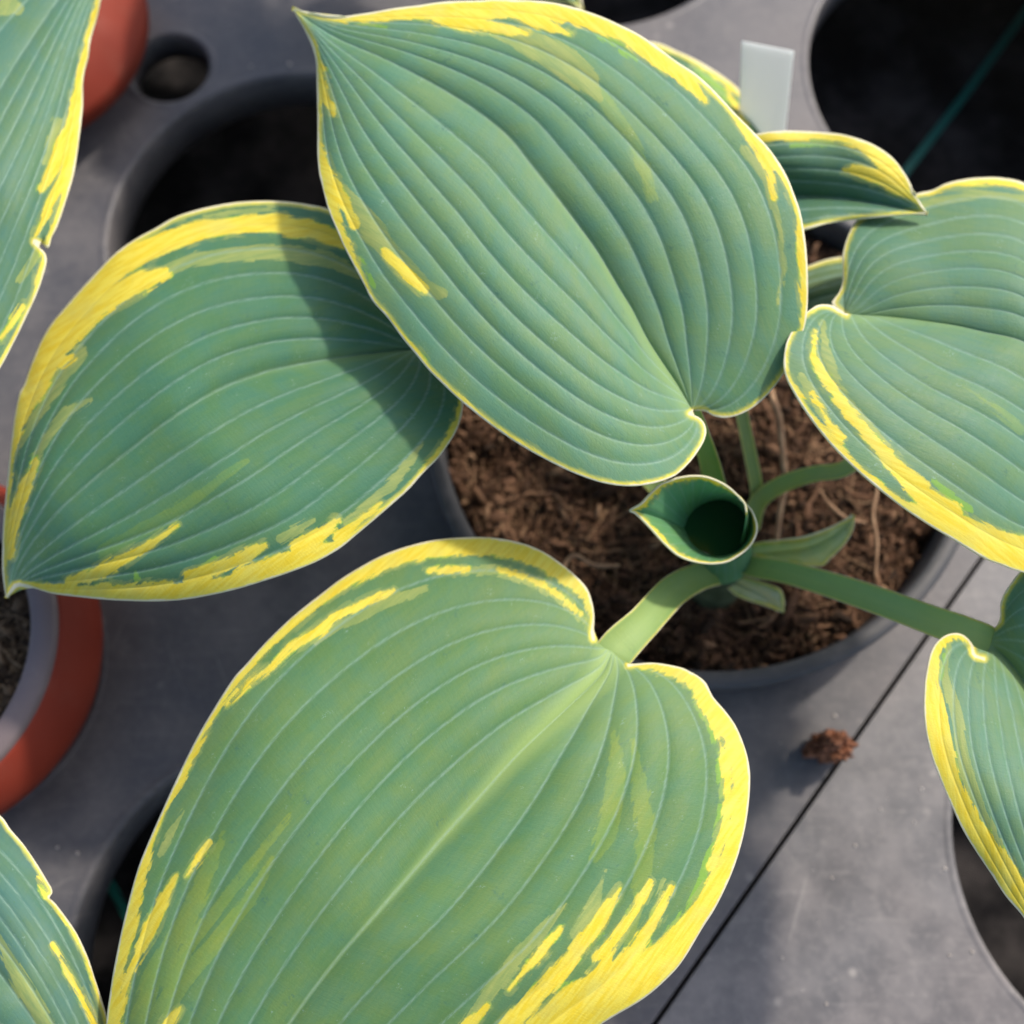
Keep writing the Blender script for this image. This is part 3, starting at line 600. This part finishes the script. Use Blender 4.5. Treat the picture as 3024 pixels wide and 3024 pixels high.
# --- leaf H, dark, behind B near the tag
Hl = make_leaf('leaf', plant,
  left=[(1900,560,6),(1760,420,6),(1740,260,8),(1810,150,8),(1920,128,8),(2000,157,9),(2060,185,11),(2122,223,16),(2170,260,15),(2201,297,12),(2228,323,8),(2254,366,5),(2272,420,4),(2262,480,3)],
  right=[(1900,560,6),(1990,640,6),(2110,640,6),(2210,560,6),(2262,480,3)],
  mid=[(1900,560),(1990,480),(2090,430),(2180,430),(2262,480)],
  zm=[(0,.08),(.5,.085),(1,.06)], zl=[(0,.08),(.5,.08),(.8,.072),(1,.06)], zr=[(0,.08),(.5,.08),(1,.06)],
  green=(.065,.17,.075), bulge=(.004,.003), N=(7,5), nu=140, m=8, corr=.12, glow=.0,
  yellow=[[(2150,285,5),(2180,330,8),(2200,375,4)]], pale=[[(2040,190,6),(2100,240,14),(2140,290,12)],[(2100,300,6),(2160,340,10),(2190,400,6)]], lime=[[(2060,215,10),(2120,262,12),(2160,320,8)],[(2170,300,5),(2215,390,5)]],
  label='dark mottled leaf low down beside the plant tag')
# --- a neighbouring plant beyond the top edge, one tip seen, rest added for shade
far = empty('hosta_plant', tuple(P(1250, -900, .03))); tag(far, 'neighbouring plant above the photo with one leaf tip showing, its unseen leaves added for shade', 'plant')
make_leaf('leaf', far, left=[(1380,-600,6),(1300,-420,6),(1380,-200,6),(1530,-60,6),(1600,0,6),(1672,12,6),(1722,30,4)], right=[(1380,-600,6),(1560,-560,6),(1680,-380,6),(1720,-180,6),(1712,-40,6),(1722,30,4)],
  mid=[(1380,-600),(1480,-400),(1600,-180),(1722,30)], zm=[(0,.11),(1,.085)], zl=[(0,.11),(1,.085)], zr=[(0,.11),(1,.085)], green=(.07,.18,.09), N=(5,5), nu=90, m=8, corr=.1, glow=0,
  label='leaf tip just showing at the top edge')
for (bx, by), (tx, ty), wd, z in (((1200,-800),(560,-260),330,.10), ((1150,-900),(700,-950),260,.11), ((1400,-700),(1180,-180),230,.085)):  # unseen leaves, added so their shadows fall on the tray at upper left
    d = np.array([tx - bx, ty - by], float); L_ = np.hypot(*d); d /= L_; q = np.array([-d[1], d[0]]); b0 = np.array([bx, by])
    pr = [(0, 0), (-.05, .35), (.05, .75), (.25, 1), (.5, .92), (.75, .55), (.92, .2), (1, 0)]
    sd_ = lambda k: [tuple(b0 + d * L_ * a + q * k * wd * h) for a, h in pr]
    make_leaf('leaf', far, left=sd_(-1), right=sd_(1), mid=[tuple(b0 + d * L_ * a) for a in (0, .25, .5, .75, 1)], zm=[(0,z),(.5,z+.015),(1,z-.01)], zl=[(0,z),(.5,z+.01),(1,z-.01)], zr=[(0,z),(.5,z+.01),(1,z-.01)], green=G_B, N=(6,6), nu=90, m=6, glow=.2)
fc = P(1250, -900, .03); fx, fy = float(fc[0]), float(fc[1]) + .02
for (px, py, z) in ((1380,-600,.11), (1200,-800,.10), (1150,-900,.11), (1400,-700,.085)):
    make_petiole(far, [(1250,-960,.02,50), ((1250+px)/2,(py-960)/2,.075,46), (px,py,z,36)], merge=False)
make_pot((fx, fy), .062, .026, BLK, 'smaller black plastic pot beyond the top edge', name='plant_pot')
soil('potting_soil', (fx, fy), .062, .014, SOIL, 500, 60, 'brown soil in the pot beyond the top edge', 21, .002)
# --- papery bracts at the crown
make_leaf('bract', plant, left=[(2160,1640,4),(2228,1604,4),(2297,1594,4),(2371,1583,4),(2435,1562,4),(2488,1537,4),(2522,1522,2)],
  right=[(2160,1640,4),(2228,1640,4),(2318,1657,4),(2419,1670,4),(2450,1647,5),(2493,1604,5),(2517,1562,5),(2522,1522,2)], mid=[(2160,1640),(2300,1628),(2400,1610),(2475,1570),(2522,1522)],
  zm=[(0,.045),(.6,.062),(1,.075)], zl=[(0,.045),(.6,.072),(1,.075)], zr=[(0,.045),(.6,.060),(1,.075)], green=(.62,.65,.34), bulge=(.001,.002), N=(3,3), nu=90, m=8, corr=.04, glow=.6, glow_w=(60,60), wav=.0003, veins=False, label='pale green bract pointing right from the crown')
make_leaf('bract', plant, left=[(2120,1690,3),(2150,1738,3),(2186,1765,3),(2265,1792,4),(2300,1806,4),(2315,1808,2)],
  right=[(2120,1690,3),(2190,1700,3),(2250,1718,3),(2280,1728,4),(2307,1742,5),(2317,1775,5),(2315,1808,2)], mid=[(2120,1690),(2190,1725),(2260,1760),(2315,1808)],
  zm=[(0,.042),(.6,.05),(1,.052)], zl=[(0,.042),(.6,.045),(1,.052)], zr=[(0,.042),(.6,.056),(1,.052)], green=(.58,.57,.42), bulge=(.001,.001), N=(3,3), nu=70, m=8, corr=.04, glow=.6, glow_w=(60,60), wav=.0003, veins=False, label='greyish papery bract below the crown')
# --- crown stub
CR = plain('crown_skin', (.035, .05, .02), (.10, .12, .06), 120, .6, .4, .0004)
cb = P(2150, 1665, 0)
v, f = lathe([(.001, .052), (.006, .050), (.008, .045), (.0095, .036), (.012, .014)], 32, (P(2150, 1660, .05)[0], P(2150, 1660, .05)[1])); mesh('crown', v, f, CR, plant)
# --- rolled young leaf
def rolled_leaf():
    rim = [(2204,1512,5),(2199,1488,6),(2186,1472,8),(2159,1445,9),(2127,1424,10),(2085,1408,10),(2042,1405,9),(2000,1411,8),(1983,1417,7),(1947,1432,6),(1911,1466,6),(1890,1488,6),(1859,1507,4),(1872,1514,6),(1890,1530,6),(1921,1562,7),(1958,1603,8),(1999,1639,8),(2042,1657,8),(2095,1665,9),(2143,1660,10),(2180,1641,15),(2212,1615,20),(2231,1583,24),(2235,1551,24),(2223,1514,18),(2205,1492,8),(2180,1470,5)]
    n = 220; Rm, _ = resample(fillw(rim), n); m = 60; t = np.linspace(0, 1, n)
    zr = gsm(np.interp(t, [0, .25, .47, .75, 1], [.118, .124, .120, .108, .112]), 8)
    R3 = P(Rm[:, 0], Rm[:, 1], zr)
    c0 = P(2125, 1560, .088); cb_ = P(2130, 1635, .050)
    V = []; de = []; lc = []; dy = []
    for j in range(m):
        s = j / (m - 1)
        c = c0 * (1 - s) + cb_ * s
        # funnel: radius shrinks quickly then becomes the stalk
        if s < .5:
            q = s / .5; rad = (1 - q) ** .8
            inner = c0 + (R3 - c0) / np.linalg.norm((R3 - c0)[:, :2], axis=1)[:, None] * np.array([1, 1, 0]) * .0100
            inner[:, 2] = c0[2]
            P3 = R3 * (1 - q) + inner * q; P3[:, 2] = R3[:, 2] * (1 - q ** 1.25) + c0[2] * q ** 1.25
            P3[:, :2] += (R3[:, :2] - c0[:2]) * (.02 * np.sin(np.pi * q))
        else:
            q = (s - .5) / .5; inner = inner0 if False else inner
            P3 = inner * (1 - q) + (cb_ + (inner - c0) * 1.15) * q; P3[:, 2] = c0[2] * (1 - q) + cb_[2] * q
        V.append(P3); d = s * 330 + 1.0; de.append(np.full(n, d)); dy.append(Rm[:, 2] * 1.5 - d * .8); lc.append(np.stack([np.full(n, s * 300), t * 900, np.full(n, 77.)], -1))
    V = np.array(V).reshape(-1, 3)
    ii, jj = np.meshgrid(np.arange(m - 1), np.arange(n - 1), indexing='ij'); a = ii * n + jj
    f = np.stack([a, a + 1, a + n + 1, a + n], -1).reshape(-1, 4); K = len(V)
    tt = np.tile(t, m); dvv = np.abs(((tt * 22) % 1) - .5) * 60
    at = dict(dy=np.array(dy).ravel(), dp=np.full(K, -60.), dl=np.full(K, -60.), do=np.full(K, -60.), de=np.array(de).ravel(), dv=np.maximum(dvv, 2), gm=np.zeros(K), lc=np.array(lc).reshape(-1, 3))
    o = mesh('rolled_leaf', V, f, LEAF, plant, attrs=at); o.color = (.13, .33, .15, 1); o['label'] = 'young leaf still rolled into a funnel at the centre'
    md = o.modifiers.new('thickness', 'SOLIDIFY'); md.thickness = .0006; md.offset = 0
    Wm = NT('rain_water'); Wm.base((.010, .045, .014), .03, .6); Wm.b.inputs['IOR'].default_value = 1.33; Wm.bump(Wm.noise(Wm.geo(), 110, 1, .5), .25, .0008)
    cw = P(2122, 1564, .0935); k = 40
    vv = [(cw[0] + .0118 * math.cos(a * 2 * math.pi / k), cw[1] + .0114 * math.sin(a * 2 * math.pi / k), .0937) for a in range(k)]
    vv = [(cw[0], cw[1], .0931)] + [(cw[0] + .6 * (x - cw[0]), cw[1] + .6 * (y - cw[1]), .0932) for x, y, z in vv] + vv
    ff = [(0, 1 + a, 1 + (a + 1) % k) for a in range(k)] + [(1 + a, 1 + k + a, 1 + k + (a + 1) % k, 1 + (a + 1) % k) for a in range(k)]
    mesh('water_drop', vv, ff, Wm.m, o)
rolled_leaf()
# ------------------------------------------------------------------ dry stalk lying in the pot
DRY = plain('dry_straw', (.26, .15, .085), (.42, .27, .16), 150, .7, .3, .0003, 500)
def tube(name, pts, mat, n=10, parent=None):
    p = catmull(np.array(pts, float), 8); C = P(p[:, 0], p[:, 1], p[:, 2]); r = p[:, 3] * .5 * (CH - p[:, 2]) / F
    T = np.gradient(C, axis=0); T /= np.linalg.norm(T, axis=1)[:, None]; s = np.cross(T, (0, .1, 1)); s /= np.linalg.norm(s, axis=1)[:, None]; u = np.cross(s, T); m = len(C)
    V = np.concatenate([C + s * (r * math.cos(2 * math.pi * k / n))[:, None] + u * (r * math.sin(2 * math.pi * k / n))[:, None] for k in range(n)])
    ii, jj = np.meshgrid(np.arange(n), np.arange(m - 1), indexing='ij'); a = ii * m + jj; b = ((ii + 1) % n) * m + jj
    return mesh(name, V, np.stack([a, b, b + 1, a + 1], -1).reshape(-1, 4), mat, parent)
tag(tube('dry_stalk', [(2268,1120,.030,10),(2282,1175,.036,20),(2300,1230,.038,22),(2308,1300,.037,20),(2314,1370,.036,19),(2320,1430,.034,18),(2306,1500,.034,17),(2296,1580,.033,15),(2290,1640,.030,8)], DRY), 'thin tan dry stalk lying on the soil behind the rolled leaf', 'dry stalk')
tag(tube('straw', [(1660,1700,.032,8),(1672,1660,.034,14),(1700,1640,.035,12),(1745,1665,.034,12),(1790,1672,.034,12),(1830,1668,.032,6)], DRY), 'short tan straw on the soil under the rolled leaf', 'straw')
tag(tube('straw', [(2575,1370,.034,6),(2590,1440,.036,10),(2578,1520,.036,11),(2590,1600,.035,11),(2585,1700,.033,7)], DRY), 'long thin straw on the lit soil right of the bract', 'straw')
tag(tube('straw', [(2420,1445,.034,6),(2450,1490,.036,11),(2500,1530,.036,11),(2560,1545,.034,6)], DRY), 'curved straw on the lit soil above the bract tip', 'straw')
# ------------------------------------------------------------------ plant tag
TG = NT('white_label_plastic'); tp = TG.geo(); TG.base(TG.mix(TG.ramp(TG.noise(tp, 60, 4), .4, .7), (.82, .85, .83), (.87, .89, .87)), .35, .5)
tt = TG.n.new('ShaderNodeBsdfTranslucent'); tt.inputs[0].default_value = (.88, .90, .88, 1); tm = TG.n.new('ShaderNodeMixShader'); tm.inputs[0].default_value = .7
TG.link(TG.b.outputs[0], tm.inputs[1]); TG.link(tt.outputs[0], tm.inputs[2]); TG.link(tm.outputs[0], TG.out.inputs[0])
top_l, top_r = P(2190, 123, .100), P(2345, 153, .100); bot_l, bot_r = P(2168, 700, .022), P(2285, 715, .022)
nn = np.cross(top_r - top_l, bot_l - top_l); nn /= np.linalg.norm(nn); th_ = .0011
vt = [top_l, top_r, bot_r, bot_l]; vt = vt + [p + nn * th_ for p in vt]
if nn[2] > 0: pass
tg = mesh('plant_tag', vt, [(0, 1, 2, 3), (7, 6, 5, 4), (0, 4, 5, 1), (1, 5, 6, 2), (2, 6, 7, 3), (3, 7, 4, 0)], TG.m, smooth=False)
b_ = tg.modifiers.new('edge', 'BEVEL'); b_.width = .0004; b_.segments = 2
tag(tg, 'blank white plastic plant label standing behind the small leaf', 'plant tag')
# ------------------------------------------------------------------ orange pots and the neighbour's leaves
def orange_pot(c, r, zr, label, nested=True, sh=.0215):
    root = empty('orange_pot', (c[0], c[1], -.06)); tag(root, label, 'pot')
    v, f = lathe([(r, zr - .03), (r, zr - .003), (r + .001, zr - .0006), (r + .0022, zr), (r + .0085, zr - .0005), (r + .0100, zr - .002), (r + .0102, zr - .004)], 144, c)
    mesh('rim', v, f, GRY if nested else ORG, root)
    v, f = lathe([(r + .0100, zr - .0035), (r + .0115, zr - .0040), (r + sh - .001, zr - .020), (r + sh, zr - .023), (r + sh - .0005, zr - .030), (r + .008, .0), (r - .008, -.06), (.001, -.06)], 144, c)
    mesh('wall', v, f, ORG, root)
    return root
orange_pot((-.2320, .0715), .0555, .054, 'orange plastic pot with a bleached rim at the left edge', True, .0175)
soil('potting_soil', (-.2320, .0715), .0560, .036, SOIL2, 2600, 1600, 'grey brown bark and straw in the left orange pot', 9, .002)
orange_pot((-.2400, .3690), .0360, .048, 'orange plastic pot behind the top left leaf', False, .0325)
soil('potting_soil', (-.2400, .3690), .0385, .032, SOIL, 300, 60, 'brown soil in the orange pot at the top left', 12, .002)
nb = empty('hosta_plant', tuple(P(-150, 1750, .034))); tag(nb, 'neighbouring variegated plant in the orange pot at the left edge', 'plant')
L1 = make_leaf('leaf', nb,
  left=[(-430,1200),(-600,1180),(-750,1000),(-780,700),(-650,350),(-400,50),(-100,-120),(150,-220),(380,-270)],
  right=[(-430,1200,8),(-420,1290,8),(-330,1350,8),(-200,1320,8),(-80,1210,8),(0,1088,8),(46,1002,8),(74,945,7),(108,871,8),(128,814,20),(138,774,18),(134,748,12),(114,728,5),(98,709,4),(124,721,5),(143,733,8),(154,700,12),(171,666,16),(196,592,20),(219,512,30),(233,421,50),(245,319,40),(246,250,25),(250,212,20),(262,170,22),(267,120,15),(273,102,16),(288,51,16),(299,0,16),(315,-70,12),(340,-160,8),(380,-270,4)],
  mid=[(-430,1200),(-330,900),(-180,580),(0,260),(150,30),(260,-120),(380,-270)],
  zm=[(0,.13),(.5,.15),(1,.13)], zl=[(0,.13),(.5,.14),(1,.13)], zr=[(0,.13),(.5,.135),(1,.13)], green=(.105,.225,.145), bulge=(.004,.005), N=(5,8), nu=330, m=10, corr=.07, glow=.1, detail=.93, wav=.0006, sm=24,
  yellow=[[(199,399,22),(160,500,18),(122,560,4)],[(193,495,10),(154,592,11),(108,690,4)],[(68,905,8),(30,960,7),(0,1000,5)]], pale=[[(0,0,55),(50,25,20)],[(170,360,16),(135,480,12)],[(120,740,12),(60,830,10)]], label='leaf with a torn edge at the top left')
L2 = make_leaf('leaf', nb,
  left=[(-380,2450),(-430,2650),(-400,2950),(-220,3200),(40,3400),(340,3520)],
  right=[(-380,2450,5),(-300,2350,5),(-180,2330,5),(-80,2360,5),(0,2408,5),(32,2450,5),(69,2493,5),(106,2546,5),(132,2588,6),(152,2622,6),(155,2638,5),(146,2650,4),(164,2668,6),(196,2710,8),(228,2758,8),(260,2827,8),(281,2890,8),(302,2954,8),(318,3015,8),(345,3150),(360,3350),(340,3520,4)],
  mid=[(-380,2450),(-200,2640),(-20,2850),(140,3080),(260,3310),(340,3520)],
  zm=[(0,.10),(.5,.115),(1,.09)], zl=[(0,.10),(.5,.11),(1,.09)], zr=[(0,.10),(.5,.105),(1,.085)], green=(.092,.20,.145), bulge=(.004,.004), N=(5,6), nu=260, m=10, corr=.07, glow=.1, detail=.93, wav=.0006, sm=24,
  yellow=[[(111,2593,2),(138,2646,4)],[(154,2790,2),(212,2890,5),(254,2970,7),(281,3023,8)]], pale=[[(-10,2760,10),(60,2900,26),(140,3030,26)]], label='bluish leaf with a nicked edge at the bottom left')
make_petiole(L1, [(-150,1750,.04,60),(-330,1500,.09,60),(-430,1200,.13,60)]); make_petiole(L2, [(-150,1750,.04,60),(-330,2100,.08,60),(-380,2450,.10,60)])
# ------------------------------------------------------------------ clod and grit on the trays
CL = plain('bark_lump', (.11, .042, .022), (.32, .14, .075), 260, .85, .2, .0012, 500)
def lump(name, c, r, sub, mat, seed, sq=(1, 1, 1)):
    import bmesh
    b = bmesh.new(); bmesh.ops.create_icosphere(b, subdivisions=sub, radius=1)
    v = []
    for x in b.verts:
        n = noise.fractal(x.co * 1.6 + Vector((seed, 0, 0)), .6, 2.1, 4); n2 = noise.noise(x.co * 5 + Vector((0, seed, 0)))
        q = x.co * (1 + .50 * n + .05 * n2); v.append((c[0] + q.x * r * sq[0], c[1] + q.y * r * sq[1], c[2] + q.z * r * sq[2]))
    f = [[q.index for q in a.verts] for a in b.faces]; b.free()
    return mesh(name, v, f, mat, smooth=False)
cl = P(2447, 2206, .010)
tag(lump('soil_clod', (cl[0], cl[1], .0105), .0078, 4, CL, 4.0, (.95, .75, 1.5)), 'crumbly brown lump of bark lying on the tray joint', 'soil clod')
GR = plain('pale_grit', (.30, .27, .24), (.5, .46, .42), 90, .8, .3)
V = []; Fq = []
specks = [(2525,2498,.0011),(2790,2567,.0012),(2870,2812,.0011),(2803,2823,.001),(2698,2427,.0008),(2465,2114,.0012),(2455,2593,.001),(2720,2330,.0009),(2600,2390,.0008),(2310,2830,.0009),(2440,2965,.001),(740,198,.0011),(853,192,.0016),(230,2520,.0012),(170,2503,.0009)]
for k in range(260): specks.append((rng.uniform(300, 3000), rng.uniform(1600, 3000), rng.uniform(.00015, .0004)))
ok = 0
for x, y, r in specks:
    p = P(x, y, 0)
    if any(math.hypot(p[0] - h[0], p[1] - h[1]) < h[2] + .002 for h in holes1 + [(*hb, .0835)]) or abs(p[:2] @ av - s0) < .002: continue
    V.append(IV * r * np.array([.8, .7, .3]) * rng.uniform(.5, 1.3, (12, 3)) + p + np.array([0, 0, r * .15])); Fq.append(IF + 12 * ok); ok += 1
gr = mesh('grit', np.concatenate(V), np.concatenate(Fq), GR, smooth=False); tag(gr, 'scattered pale grit and crumbs on the grey trays', 'grit', kind='stuff')
